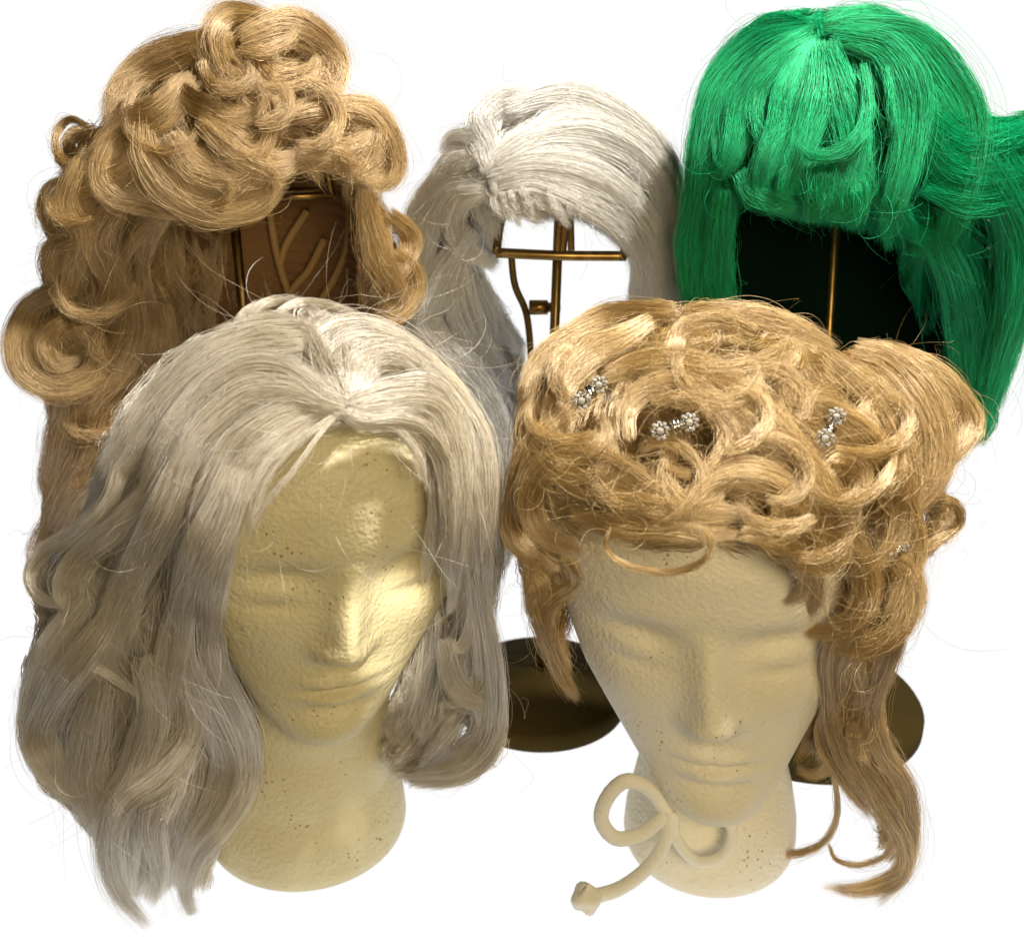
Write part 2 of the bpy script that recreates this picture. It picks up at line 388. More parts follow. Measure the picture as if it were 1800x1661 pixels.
        s.emit(g3, s.rng.uniform(.6, 1.4, n)*wpx, s.rng.uniform(.6, 1.2, n)*wpx*.8, per, part, rad=rad)
        if back > 0:
            m2 = int(n*back); h = g3[:m2].copy(); yc = s.center[1]; h[..., 1] = 2*yc+.035-h[..., 1]
            q = proj(h); okk = inside(q).all(1) if region is None else np.ones(m2, bool)
            if okk.sum() > 3: s.emit(h[okk], np.full(okk.sum(), wpx*1.6), np.full(okk.sum(), wpx*1.2), max(6, per//2), part)
        return g3
    def flyaway(s, g3, n, amp=.02, part='hair', rad=.8):
        j = s.rng.integers(0, len(g3), n)
        s.emit(g3[j], np.full(n, .006), np.full(n, .006), 1, part, frizz=amp*.28, tails=.5, rad=rad, fly=amp)
    def stray(s, n, Lpx=(60, 260), off=(-.022, .0), curv=2.2, part='stray_hair', region=None, rad=.9):
        reg = parse(region) if region else np.concatenate(s.outline)
        x0, y0 = reg.min(0)[:2]; x1, y1 = reg.max(0)[:2]; r = s.rng
        p = r.uniform([x0, y0], [x1, y1], (n*4, 2)); ok = inpoly(p, reg) if region else s.inside(p); p = p[ok][:n]; n = len(p)
        f = s.flow(p); a0 = np.arctan2(f[:, 1], f[:, 0])+r.normal(0, .6, n); L = r.uniform(*Lpx, n)
        k1 = r.normal(0, curv, n); k2 = r.normal(0, curv*.8, n); t = np.linspace(0, 1, K)[None]
        th = a0[:, None]+k1[:, None]*t+k2[:, None]*t*t
        q = np.cumsum(np.stack([np.cos(th), np.sin(th)], -1)*(L/K)[:, None, None], 1)+p[:, None]
        g3 = s.shell.lift(p[:, None]+np.zeros((1, K, 1)), r.uniform(off[0], off[1], n)[:, None]*np.ones((1, K)))
        g_in = s.inside(q[:, 6:]).mean(1); ke = (g_in > .8) | (r.random(n) < .035) if not region else np.ones(n, bool)
        q, g3, n = q[ke], g3[ke], int(ke.sum())
        dd = rays(q[..., 0], q[..., 1]); Y = g3[:, :1, 1]+r.normal(0, .012, (n, 1))*t+r.normal(0, .008, (n, 1))*np.sin(4*t)
        g3 = CAM+dd*(Y/dd[..., 1])[..., None]
        s.emit(g3, np.full(n, .0003), np.full(n, .0003), 1, part, frizz=.0006, tails=.1, rad=rad)
    def bake(s):
        for part, L in s.out.items():
            P = np.concatenate([a for a, _ in L]); R = np.concatenate([b for _, b in L]); n = len(P)
            cv = bpy.data.hair_curves.new(part); cv.add_curves([K]*n)
            cv.attributes['position'].data.foreach_set('vector', (P-np.array(s.root.location, dtype=np.float32)).ravel())
            ra = cv.attributes.get('radius') or cv.attributes.new('radius', 'FLOAT', 'POINT')
            tp = np.interp(np.linspace(0, 1, K), [0, .05, .75, 1], [.8, 1, .9, .25]).astype(np.float32)
            ra.data.foreach_set('value', (R[:, None]*tp[None]).astype(np.float32).ravel())
            cv.materials.append(s.mtl)
            o = bpy.data.objects.new(part, cv); COL.objects.link(o); o.parent = s.root
            print('WIG', s.root.name, part, n)
# ================================================================== WIG A: long white, front left
A = Wig('long_white_wig', 'long white wig on the left foam head, flicked ends, pin in its top',
 [(560, 800, .665, 300, 250, .112), (300, 850, .665, 150, 180, .07), (230, 1060, .655, 180, 220, .07), (230, 1300, .645, 175, 210, .06), (270, 1510, .64, 85, 130, .035),
  (815, 850, .68, 55, 180, .06), (825, 1080, .68, 45, 200, .045), (800, 1290, .68, 90, 95, .04), (760, 1130, .71, 60, 190, .03)],
"""610,716 560,694 500,655 430,655 350,705 290,785 245,880|40|420|side_hair
606,718 560,706 500,690 430,700 360,760 310,850 270,960|38|420|side_hair
600,722 545,715 475,740 405,800 360,900 330,1010 300,1120|36|420|side_hair|.004
598,730 550,738 490,775 425,850 385,950 360,1060 365,1150|26|360|side_hair|.006
606,718 568,755 512,830 452,905 430,960|5|34|side_hair
604,720 560,748 490,800 440,850|6|40|side_hair
610,718 640,735 690,750 725,790 740,850|5|34|side_hair
540,600 450,610 370,650 290,720 230,800 190,850|42|380|crown_hair
606,712 575,650 550,600 535,560|26|360|crown_hair|.002
608,712 602,650 600,600 600,558|26|360|crown_hair|.002
612,712 640,650 660,600 670,570|24|300|crown_hair|.002
455,610 440,570 462,535 520,528 560,545|9|110|crown_hair
480,600 490,552 540,532 620,552 690,600|9|110|crown_hair
430,600 420,565 440,540 480,530|7|80|crown_hair
530,575 440,590 350,635 270,700 215,780 175,830|30|300|crown_hair
560,590 480,570 400,600 330,640 250,720|26|240|crown_hair
606,716 600,690 630,650 680,630 730,650 770,700|34|420|crown_hair|.005
606,712 580,670 590,630 640,610 710,620 770,670 810,730|34|420|crown_hair|.006
602,708 560,660 550,620 590,590 660,590 740,640 800,710 830,780|34|420|crown_hair|.008
612,716 650,700 700,690 750,690 790,740 805,820 810,920|34|460|side_hair
618,718 670,715 730,710 770,725 800,800 805,900 800,1000 790,1080|26|400|side_hair
740,640 800,700 840,780 850,880 845,1000 830,1100|30|320|side_hair
780,760 820,850 835,950 840,1060 810,1140 790,1120|26|260|side_hair
600,722 640,742 700,742 750,765 785,830 790,930 790,1040|22|260|side_hair
220,780 190,880 130,940 80,965 52,1005 62,1042 100,1060 160,1050|16|260|side_hair
260,860 200,930 140,980 110,1040 130,1080|30|260|side_hair
330,800 290,900 240,1000 200,1090 190,1180|48|380|side_hair
420,820 380,920 330,1030 300,1150 290,1260|50|420|side_hair
400,930 370,1040 370,1150 400,1240 420,1310|40|380|side_hair
380,1050 370,1150 410,1240 432,1320 410,1410 350,1490 325,1560 340,1610 362,1640|36|620|side_hair
330,1050 320,1160 370,1260 400,1340 380,1410 330,1490 312,1560|36|420|side_hair
300,1150 330,1270 280,1350 215,1400 188,1470 200,1550 235,1600 262,1628|36|560|side_hair
250,1150 270,1250 240,1350 200,1420 195,1500|40|380|side_hair
330,1280 300,1370 270,1450 280,1530 265,1590|36|320|side_hair
200,1080 150,1150 100,1220 70,1290 90,1350 130,1400|46|360|side_hair
150,1050 100,1120 60,1200 50,1280 60,1360|34|260|side_hair
180,1200 160,1290 150,1370 170,1450|46|300|side_hair
100,1150 80,1180 130,1160 200,1190 280,1250|12|90|side_hair
830,1000 850,1100 862,1200 855,1290 810,1340 750,1360 715,1365|30|380|side_hair
845,1080 866,1180 872,1280 840,1345 780,1372 725,1378|22|280|side_hair
780,1120 800,1200 850,1240 865,1290 830,1310|24|240|side_hair
800,1100 760,1200 740,1280 700,1330|34|280|side_hair|.02
860,1100 860,1180 820,1230 770,1240|16|120|side_hair
560,745 480,800 432,880 402,980 395,1080|7|60|side_hair
590,735 520,780 465,850 428,950|5|36|side_hair
640,738 690,745 735,790 755,870|6|40|side_hair
470,1180 445,1260 462,1330 450,1400|9|80|side_hair
430,1100 450,1200 440,1300|9|80|side_hair
500,560 430,570 410,590|20|60|crown_hair
""",
 "175,810 200,740 235,690 290,630 350,590 420,560 500,545 560,545 640,560 720,600 790,660 840,720 865,790 880,900 880,1000 868,1100 885,1200 890,1290 870,1345 800,1380 720,1385 670,1350 665,1280 700,1190 725,1080 750,960 755,840 735,770 690,752 600,745 540,765 480,810 430,870 395,960 385,1080 410,1180 445,1260 455,1330 440,1400 385,1490 355,1570 360,1620 330,1600 300,1560 270,1600 220,1570 180,1500 130,1430 70,1380 45,1280 45,1180 60,1090 55,1020 90,960 150,900",
 [], M['white_hair'], 11, base=(HL[0], HL[1]+.0, .30), frizz=.0009)
A.do_strokes()
A.do_fill(420, 16, (120, 240), (.0, .05), part='side_hair', noise=.15, back=0, rad=1.5, width=9, region='110,1000 380,1000 380,1450 300,1550 220,1540 120,1400')
A.do_fill(1300, 13, (120, 240), (.012, .045), part='side_hair', noise=.2, rad=2.3, width=10, back=.3)
g = A.do_fill(900, 14, (150, 330), (.005, .030), part='side_hair', noise=.15)
A.flyaway(g, 350, .03, part='side_hair')
A.stray(380, (120, 360), (-.018, .0), 1.6)
A.stray(38, (80, 250), (-.008, .0), 1.3, region='500,720 740,720 765,850 700,960 560,960 420,900 440,800')
A.stray(60, (100, 240), (-.018, .0), 1.3, region='400,590 560,520 700,545 850,680 880,800 850,800 780,680 640,600 520,570')
A.bake()
def g(d, s): return np.exp(-(d/s)**2)
# ================================================================== WIG B: curly updo, front right
B_ = Wig('curly_updo_wig', 'strawberry blonde curly updo wig with crystal clips, on the right foam head',
 [(1240, 790, .680, 320, 230, .105), (1560, 780, .69, 140, 180, .07), (1000, 800, .67, 90, 150, .07), (960, 1000, .66, 50, 110, .04), (985, 1150, .66, 30, 90, .03),
  (1500, 1000, .655, 105, 150, .065), (1500, 1200, .655, 60, 150, .04), (1540, 1380, .65, 60, 150, .03), (1250, 880, .600, 190, 80, .04)],
"""1210,925 1225,865 1290,832 1370,850 1420,910 1432,980 1412,1040 1380,1062|30|480|front_curl
1075,925 1064,960 1095,990 1165,1006 1225,992 1250,962 1235,930 1180,920|5|50|front_curl|-.012
1180,885 1100,832 1010,802 950,832 932,890 960,945 1030,970|30|380|front_curl
1010,715 945,775 912,850 900,920 922,968 985,1000|28|340|curl
1105,775 1105,720 1150,680 1220,682 1270,735 1292,790 1290,850|24|340|curl
1250,690 1345,755 1420,820 1465,900 1485,985|34|380|curl
1190,590 1180,632 1222,655 1300,650 1370,620 1405,598|22|300|curl
1330,582 1270,562 1200,572 1185,600|18|200|curl
1190,545 1080,552 1000,590 940,640 925,690|24|300|curl
1150,560 1100,590 1040,620 990,680 970,735 1000,790|28|320|curl
1200,545 1320,552 1400,575 1470,610|22|260|curl
1500,612 1560,632 1620,690 1652,770 1642,850 1600,900|34|420|curl
1545,606 1640,650 1700,712 1712,752 1680,792 1640,800|20|300|curl
1460,630 1530,690 1572,760 1592,850 1580,930 1540,1000|34|400|curl
1380,700 1450,720 1520,770 1562,840 1602,930 1600,1000 1562,1080|32|380|curl
1180,790 1170,840 1200,885 1250,880 1270,850|20|240|curl
1440,840 1480,810 1512,835 1490,890 1440,910|22|240|curl
1350,900 1440,930 1505,975 1525,1030 1500,1092 1440,1112 1400,1090|30|380|curl
1550,960 1602,1020 1582,1100 1515,1140 1450,1130|26|320|curl
1300,935 1380,955 1430,1010 1442,1072|22|260|front_curl
1540,1060 1470,1130 1468,1230 1490,1320 1540,1395 1588,1480 1582,1535 1520,1562 1445,1562|28|560|tail_curl
1520,1100 1490,1180 1470,1270 1440,1335|24|260|tail_curl
1500,1150 1520,1230 1500,1300 1440,1360 1400,1350|22|260|tail_curl
1480,1200 1450,1280 1470,1340 1500,1390 1540,1440|22|260|tail_curl
1580,1080 1560,1160 1530,1250 1560,1330 1600,1400|22|260|tail_curl
1560,1130 1535,1230 1545,1310 1592,1380 1605,1470 1585,1540 1540,1590|20|240|tail_curl
1470,1140 1440,1220 1430,1290 1400,1340|20|160|tail_curl|.02
1462,1330 1472,1420 1456,1470 1420,1495 1370,1500 1342,1475 1352,1450|5|90|tail_curl
1455,1480 1470,1510 1510,1520 1560,1500 1575,1450|4|60|tail_curl
930,960 940,1050 965,1130 990,1190 1016,1232|20|300|tail_curl
990,975 1012,1020 965,1060 955,1120 985,1180|16|200|tail_curl
1000,905 1100,930 1200,932 1300,940|22|240|front_curl
1040,860 1130,885 1220,900 1320,900|24|240|front_curl
1620,880 1672,880 1688,915 1652,950 1600,970|10|130|curl
1230,660 1330,715 1400,790 1440,860|30|340|curl
1060,665 1130,640 1230,645 1330,690|30|300|curl
950,695 930,750 960,820 1030,850|24|260|curl
1280,780 1330,760 1380,800 1370,850|20|240|curl
1080,800 1050,840 1090,880 1150,870|20|220|curl
1010,620 960,660 940,720|20|200|curl
1600,720 1560,700 1520,730 1530,790|20|220|curl
1400,620 1380,660 1400,700 1450,700|20|200|curl
1310,935 1392,982 1432,1045 1405,1115|14|220|front_curl
930,1000 950,1040 930,1080|24|200|tail_curl
1330,660 1290,700 1310,750 1370,760|18|220|curl
""",
 "905,900 895,840 905,740 925,640 980,580 1060,545 1180,532 1300,542 1395,568 1430,605 1475,622 1505,598 1570,600 1640,640 1700,695 1718,750 1690,815 1655,850 1680,900 1660,950 1620,1010 1600,1100 1560,1160 1545,1230 1555,1310 1590,1380 1600,1480 1580,1540 1540,1500 1540,1430 1500,1350 1440,1340 1420,1290 1450,1230 1460,1170 1450,1100 1420,1040 1370,990 1300,965 1200,955 1100,970 1040,990 1010,1010 1005,1080 1000,1130 1005,1200 970,1150 935,1060 905,980",
 [], M['curl_hair'], 23, base=(HR[0], HR[1], .30), frizz=.0014)
B_.auto_curls(20, (38, 80), (9, 19), 230, off=(-.010, -.001))
B_.do_strokes()
B_.do_fill(260, 16, (80, 160), (.010, .03), part='tail_curl', noise=.3, back=0, region='1440,1000 1600,1000 1590,1130 1550,1230 1560,1320 1600,1420 1600,1500 1540,1480 1530,1400 1480,1340 1420,1330 1420,1240 1460,1130')
B_.do_fill(850, 13, (120, 240), (.014, .034), part='curl', noise=.2, rad=2.3, width=10, back=.3)
fl = B_.do_fill(1000, 13, (90, 220), (.013, .034), part='curl', noise=.6)
B_.flyaway(fl, 900, .022, part='curl')
B_.stray(1500, (60, 300), (-.020, -.004), 3.4)
B_.flyaway(fl, 900, .012, part='curl')
B_.bake()
# ================================================================== WIG C: tall golden, back left
C_ = Wig('tall_curly_wig', 'tall golden blonde curly wig on the back left stand, with elastic straps visible inside',
 [(420, 240, .86, 225, 150, .09), (480, 110, .86, 110, 95, .06), (230, 300, .85, 120, 120, .07), (165, 430, .85, 90, 130, .06), (125, 600, .85, 100, 90, .06),
  (190, 760, .86, 120, 180, .06), (130, 950, .86, 75, 200, .05), (640, 250, .85, 60, 70, .05), (665, 350, .86, 40, 90, .05), (675, 480, .86, 50, 110, .05), (240, 520, .86, 60, 170, .05)],
"""490,40 410,28 378,70 400,130 450,170 520,190|34|420|curl|.004
420,70 500,42 560,70 592,120 572,170 530,190|34|420|curl|.004
385,90 420,155 462,188 510,170|24|300|curl
290,135 350,185 420,205 490,180|22|340|curl
385,60 305,90 240,125 200,180 190,225|32|380|curl
340,130 285,195 225,220 182,270 172,320|34|380|curl
255,205 258,270 300,330 370,368 450,358 500,312|36|560|fringe
205,235 180,300 205,340 280,360 350,380|30|360|fringe
420,388 335,362 275,385 225,440 200,510|14|220|fringe
300,370 262,420 250,480 272,545|18|220|fringe
500,205 580,190 650,200 682,240 695,295 672,322 625,305|28|420|curl
520,265 580,272 630,260 672,232|28|340|fringe
450,300 520,285 550,300 562,320|14|180|fringe
350,205 420,262 480,290 530,270|30|360|fringe
420,240 445,300 400,345|24|260|fringe
640,330 652,400 672,460 702,520 680,570|26|320|side_hair
680,370 722,415 705,470 662,500|20|240|side_hair
690,440 722,480 712,530 670,560 640,600|26|280|side_hair
160,225 122,210 98,240 106,280 140,285 152,255|7|110|curl
120,312 82,330 72,370 90,402 125,392|7|110|curl
150,280 128,350 150,410 130,470 120,520|34|380|side_hair
215,350 172,420 200,500 180,580|36|380|side_hair
130,505 62,530 32,590 42,650 92,682 152,668 178,622 150,582 105,595|26|480|side_hair
110,560 80,600 100,640 140,630|20|200|side_hair
230,500 232,580 200,650 162,700 150,780|38|360|side_hair
280,530 282,600 250,670 222,730 200,800|38|340|side_hair
120,690 112,760 92,840 108,900|38|300|side_hair
190,700 160,800 110,900 90,980|40|300|side_hair
100,900 80,980 90,1080|40|240|side_hair
640,200 660,230 640,280 590,300|22|260|curl
560,120 580,180 620,200|22|240|curl
250,250 220,300 150,330 110,330|24|260|curl
200,400 140,420 90,440 95,500|22|240|side_hair
440,100 480,140 540,130 560,100|24|280|curl
300,230 340,290 400,310 450,290|30|340|fringe
""",
 "215,130 260,95 330,85 375,60 385,25 440,15 520,35 580,80 595,120 585,165 640,190 680,220 700,290 690,330 670,345 690,390 725,420 715,480 715,560 690,620 640,640 640,560 625,480 620,380 600,330 560,300 500,320 450,360 400,380 340,375 290,390 265,440 265,520 300,600 290,680 230,760 200,860 130,1000 80,1120 75,900 85,760 70,690 28,650 25,580 70,520 80,450 75,380 95,320 100,260 140,220 185,220",
 [], M['gold_hair'], 31, frizz=.0016, base=(-.19, .86, .36))
C_.auto_curls(15, (32, 66), (9, 17), 200)
C_.do_strokes()
C_.do_fill(850, 13, (120, 240), (.014, .034), part='side_hair', noise=.2, rad=2.3, width=10, back=.3)
fl = C_.do_fill(1000, 13, (90, 220), (.007, .03), part='side_hair', noise=.45, back=.35)
C_.flyaway(fl, 500, .02, part='curl')
# inner back hair, seen through the opening
down = lambda q: np.stack([.10*np.sin(q[:, 1]*.021+q[:, 0]*.013), np.ones(len(q))], 1)
sh = C_.shell; C_.shell = Shell([(450, 480, .945, 215, 220, .02), (420, 760, .94, 240, 250, .02)])
C_.do_fill(420, 26, (180, 420), (.0, .02), part='back_hair', flowf=down, noise=.3, back=0, width=12,
   region="230,330 640,300 690,420 690,700 650,900 200,950 190,700")
C_.shell = Shell([(330, 480, .885, 90, 200, .02)])
C_.do_fill(70, 14, (120, 300), (.0, .02), part='back_hair', flowf=down, noise=.5, back=0, width=9, region="262,380 340,385 400,400 395,470 370,620 280,640 250,560")
C_.shell = sh
C_.stray(450, (70, 260), (-.014, .002), 3.)
C_.bake()
# inner cap: a U-shaped sheet of wefts round the inside of the back, with straps; it also blocks the backlight
def inner_cap(parent, cx, cy, rx, ry, z0, z1, mt, a0=-.15, wav=.0010, top=.05):
    V = []; n, m_ = 72, 190
    for j in range(m_):
        t = j/(m_-1); z = z0+(z1-z0)*t; sh_ = 1 if z < z1-top else math.sqrt(max(0, 1-((z-z1+top)/top)**2))*.98+.02
        for i in range(n):
            a = a0+(PI-2*a0)*i/(n-1); w_ = 1+wav/.1*math.sin(j*1.25+.5*math.sin(i*.3))
            V.append((cx+rx*math.cos(a)*w_*sh_, cy+ry*math.sin(a)*w_*sh_, z))
    Fc = [(j*n+i, j*n+i+1, (j+1)*n+i+1, (j+1)*n+i) for j in range(m_-1) for i in range(n-1)]
    o = mesh('cap_light_block', V, Fc, mt, parent); so = o.modifiers.new('thick', 'SOLIDIFY'); so.thickness = .002; return o
cc = at(430, 420, .84)
inner_cap(C_.root, cc[0], .845, .078, .075, .16, .475, M['weft'])
Yb = .905
for pts in ("470,330 478,400 490,460 510,520 540,580", "540,370 505,425 490,470", "570,420 545,470 520,500 490,540 480,560", "612,330 615,390 605,450 575,510 545,550"):
    p = parse(pts); q = np.array([at(a, b, .845+.068*math.sqrt(max(.05, 1-((at(a, b, .90)[0]-cc[0])/.078)**2))) for a, b in p])
    tv, tf = tube(q, .0029, 8); mesh('strap', tv, tf, M['lace'], C_.root)
# ================================================================== WIG D: short silver, back centre
D_ = Wig('short_silver_wig', 'short silver white wig with swept fringe on the middle back stand',
 [(965, 310, .92, 235, 155, .10), (780, 470, .915, 75, 170, .06), (800, 680, .91, 85, 200, .05), (860, 850, .91, 60, 200, .04), (1155, 440, .915, 50, 160, .06), (1150, 600, .91, 45, 90, .05), (870, 250, .90, 90, 80, .07)],
"""855,312 930,290 1020,302 1090,340 1140,400 1162,470 1150,540|34|480|crown_hair
860,332 940,318 1020,348 1080,395 1122,455 1125,540|26|420|fringe
868,282 940,240 1030,230 1110,262 1162,320 1182,400 1180,500|36|460|crown_hair
885,190 980,166 1060,186 1130,232 1180,300 1200,390|28|360|crown_hair
865,260 845,205 880,170 940,172|26|320|crown_hair
858,332 812,358 798,400 825,440 872,470|20|300|fringe
848,322 790,332 752,390 735,470 720,540|30|380|side_hair
830,400 800,450 772,500 742,560 728,640|36|400|side_hair
780,300 742,360 722,440 705,520|26|300|side_hair
805,450 815,540 852,620 900,690|36|380|side_hair
742,560 800,640 862,720 882,820|38|380|side_hair
850,490 872,560 912,625|16|180|side_hair
895,330 915,362 950,392|14|160|fringe
935,335 965,362 1002,382|14|160|fringe
850,340 880,360 940,378|14|160|fringe
894,333 903,354 915,376|7|70|fringe|-.004
868,318 870,345 872,373|5|70|fringe|-.004
1009,331 1015,358 1024,385|7|70|fringe|-.004
881,335 888,363 898,390|8|70|fringe|-.004
960,320 968,346 980,372|6|70|fringe|-.004
863,341 873,364 889,387|8|70|fringe|-.004
967,343 979,365 997,387|6|70|fringe|-.004
1000,342 1000,360 999,379|5|70|fringe|-.004
1005,330 1007,354 1011,379|7|70|fringe|-.004
917,327 925,352 937,376|9|70|fringe|-.004
962,343 977,370 1001,398|7|70|fringe|-.004
883,341 897,370 918,398|7|70|fringe|-.004
1162,470 1172,540 1160,610|30|280|side_hair
1125,455 1118,540 1105,590|18|220|side_hair
835,272 792,290 762,332|24|280|crown_hair
858,300 840,250 800,240 775,270|20|240|crown_hair
720,640 760,760 820,860 860,960|40|320|side_hair
860,700 880,800 890,900 880,1000|40|320|side_hair
920,260 990,210 1060,215|30|300|crown_hair
1000,345 1060,372 1100,420|18|220|fringe
""",
 "705,560 710,450 725,370 760,300 800,240 835,195 880,165 950,158 1040,168 1110,205 1165,250 1198,310 1205,420 1205,540 1190,640 1110,640 1100,570 1112,500 1095,440 1050,405 1000,385 950,395 900,368 880,400 880,475 850,480 880,540 925,610 930,700 910,800 900,1000 830,1010 780,860 720,700",
 [], M['silver_hair'], 41, frizz=.0013, base=(.03, .92, .38))
D_.do_strokes()
D_.do_fill(850, 13, (120, 240), (.014, .034), part='side_hair', noise=.2, rad=2.3, width=10, back=.3)
fl = D_.do_fill(800, 14, (120, 260), (.002, .028), part='side_hair', noise=.3, back=.35)
D_.flyaway(fl, 400, .02, part='crown_hair')
D_.stray(400, (40, 190), (-.016, .002), 1.8)
D_.bake()
# ================================================================== WIG E: green, back right
E_ = Wig('green_wig', 'bright green wig with blunt curled fringe on the right back stand', 
 [(1440, 230, .86, 225, 205, .10), (1250, 430, .86, 55, 170, .06), (1640, 300, .86, 120, 200, .08), (1740, 440, .86, 95, 200, .06), (1720, 660, .86, 60, 150, .05), (1830, 250, .85, 80, 50, .03), (1430, 300, .80, 160, 70, .05)],
"""1435,55 1340,78 1272,150 1242,240 1226,340 1212,430 1208,500|36|460|crown_hair
1435,58 1370,105 1312,180 1290,260 1268,312|34|420|crown_hair
1432,66 1390,150 1370,230 1342,300 1335,352|32|440|fringe
1440,72 1440,160 1412,250 1385,320 1372,365|32|420|fringe
1518,110 1524,200 1492,258 1432,275 1398,250|12|280|fringe|-.010
1450,72 1482,170 1500,260 1482,340 1462,392|34|420|fringe
1440,260 1442,330 1430,392|32|320|fringe
1500,300 1500,360 1490,400|32|260|fringe
1460,60 1560,90 1602,180 1592,280 1562,380 1562,440|36|420|fringe
1468,50 1600,68 1672,150 1702,220 1692,330 1660,420 1600,452|42|460|crown_hair
1590,130 1625,210 1690,255 1762,245 1850,215|34|480|side_hair
1600,200 1662,290 1742,312 1850,285|38|480|side_hair
1640,150 1680,220 1740,240 1850,225|24|300|side_hair
1620,330 1700,350 1770,345 1850,320|34|360|side_hair
1700,250 1752,330 1792,430 1782,540 1752,650 1722,770|44|460|side_hair
1640,400 1682,500 1702,620 1700,760|44|400|side_hair
1762,270 1802,350 1825,450 1800,550|34|320|side_hair
1232,330 1216,430 1222,530 1235,600|30|320|side_hair
1272,330 1262,430 1262,560|26|280|side_hair
1290,180 1262,240 1270,290 1302,272|12|160|fringe
1255,160 1236,230 1240,290 1272,302|12|140|side_hair
1360,120 1330,180 1340,240 1370,260|18|200|fringe
1560,110 1566,180 1575,250|8|120|fringe
1430,50 1360,45 1290,90 1255,140|26|340|crown_hair
1445,46 1530,35 1610,70 1660,130|28|340|crown_hair
1300,300 1330,340 1400,370|20|200|fringe
1560,340 1600,400 1660,430|26|260|fringe
""",
 "1200,600 1195,480 1200,420 1203,300 1222,200 1243,120 1300,60 1380,20 1480,10 1575,20 1650,85 1705,170 1745,212 1800,192 1900,170 1900,300 1860,380 1840,500 1800,590 1765,680 1750,740 1730,785 1690,790 1660,740 1640,640 1600,520 1580,460 1540,420 1480,405 1430,395 1370,380 1310,370 1290,390 1290,500 1300,600",
 [], M['green_hair'], 53, frizz=.0013, base=(.215, .86, .38))
E_.do_strokes()
E_.do_fill(850, 13, (120, 240), (.014, .034), part='side_hair', noise=.2, rad=2.3, width=10, back=.3)
fl = E_.do_fill(1000, 14, (120, 300), (.002, .03), part='side_hair', noise=.3, back=.35)
E_.flyaway(fl, 450, .02, part='fringe')
sh = E_.shell; E_.shell = Shell([(1450, 480, .965, 260, 220, .02), (1480, 700, .96, 250, 150, .02)])
E_.do_fill(420, 26, (180, 420), (.0, .02), part='back_hair', flowf=down, noise=.2, back=0, width=12, region="1215,330 1680,300 1740,500 1740,790 1300,800 1210,640")
E_.shell = sh
ce = at(1465, 420, .84); inner_cap(E_.root, ce[0], .85, .085, .08, .13, .47, M['net_shade'], wav=0.)  # added sheet, keeps backdrop light out so the interior goes dark
E_.stray(350, (40, 190), (-.016, .002), 1.8)
E_.bake()
# ------------------------------------------------------------------ stands
def base_prof(r): return [(.0001, 0), (r*.98, 0), (r, .003), (r, .012), (r*.97, .016), (r*.6, .020), (.02, .024), (.008, .03), (.0001, .03)]
def stand(bx, by, topx, topy, top, label, base_r=.085):
    s_ = empty('wig_stand', (bx, by, 0), label, 'wig stand', 'brass wire wig stands')
    v, f = lathe(base_prof(base_r), (bx, by, 0)); mesh('base', v, f, M['wood'], s_)
    v, f = tube([(bx, by, .01), (topx, topy, top)], .0034, 14, 2, False); mesh('pole', v, f, M['brass'], s_)
    return s_
def wire(s_, pts, name, r=.0022, sm=True, m=None): v, f = tube(pts, r, 10, m, sm); return mesh(name, v, f, M['brass'], s_)
# centre stand with crossbars
p = at(984, 440, .845); sc_ = stand(at(950, 1200, .845)[0], .845, p[0], p[1], p[2]+.06, 'brass wire stand with cross bars inside the short silver wig', .070)
a = at(872, 444, .832); b = at(1100, 450, .832)
wire(sc_, [a, at(985, 449, .829), b], 'crossbar', .0034)
for s in (0, 1):
    w = at(985+9*s, 300, .832); wire(sc_, [w, at(983+9*s, 400, .831), at(979+9*s, 452, .830)], 'front_wire', .0027)
wire(sc_, [at(872, 444, .832), at(885, 380, .85), at(930, 330, .86), at(985, 300, .86), at(1040, 330, .86), at(1085, 390, .85), at(1100, 450, .832)], 'arch_wire', .003)
wire(sc_, [at(1003, 330, .87), at(1003, 380, .87), at(1004, 440, .87)], 'rear_wire', .0026)
wire(sc_, [at(898, 440, .88), at(905, 500, .88), at(925, 550, .88), at(933, 620, .88), at(935, 700, .88)], 'rear_wire', .0026)
q = at(955, 540, .853); v, f = tube([q-[.010, 0, 0], q-[.0095, 0, 0], q+[.003, 0, 0], q+[.0035, 0, 0], q+[.012, 0, 0]], [.004, .0052, .0052, .0035, .0035], 16, 5, False); mesh('knob', v, f, M['brass'], sc_)
# left stand with square frame
p = at(418, 450, .845); sl = stand(p[0], p[1], p[0], p[1], p[2]+.06, 'brass wire stand with square frame inside the tall golden wig')
wire(sl, [at(440, 348, .835), at(585, 343, .835)], 'crossbar', .0024, False)
wire(sl, [at(585, 343, .835), at(572, 292, .835)], 'front_wire', .0022, False)
wire(sl, [at(460, 336, .842), at(563, 333, .842), at(556, 290, .842)], 'front_wire', .0017, False)
wire(sl, [at(440, 348, .835), at(425, 300, .85), at(440, 240, .86), at(510, 210, .87), at(572, 292, .835)], 'arch_wire', .002)
# right stand
p = at(1459, 480, .82); sr = stand(.232, .825, p[0]-.003, p[1], p[2]+.09, 'brass stand with single thin pole under the green wig', .088)
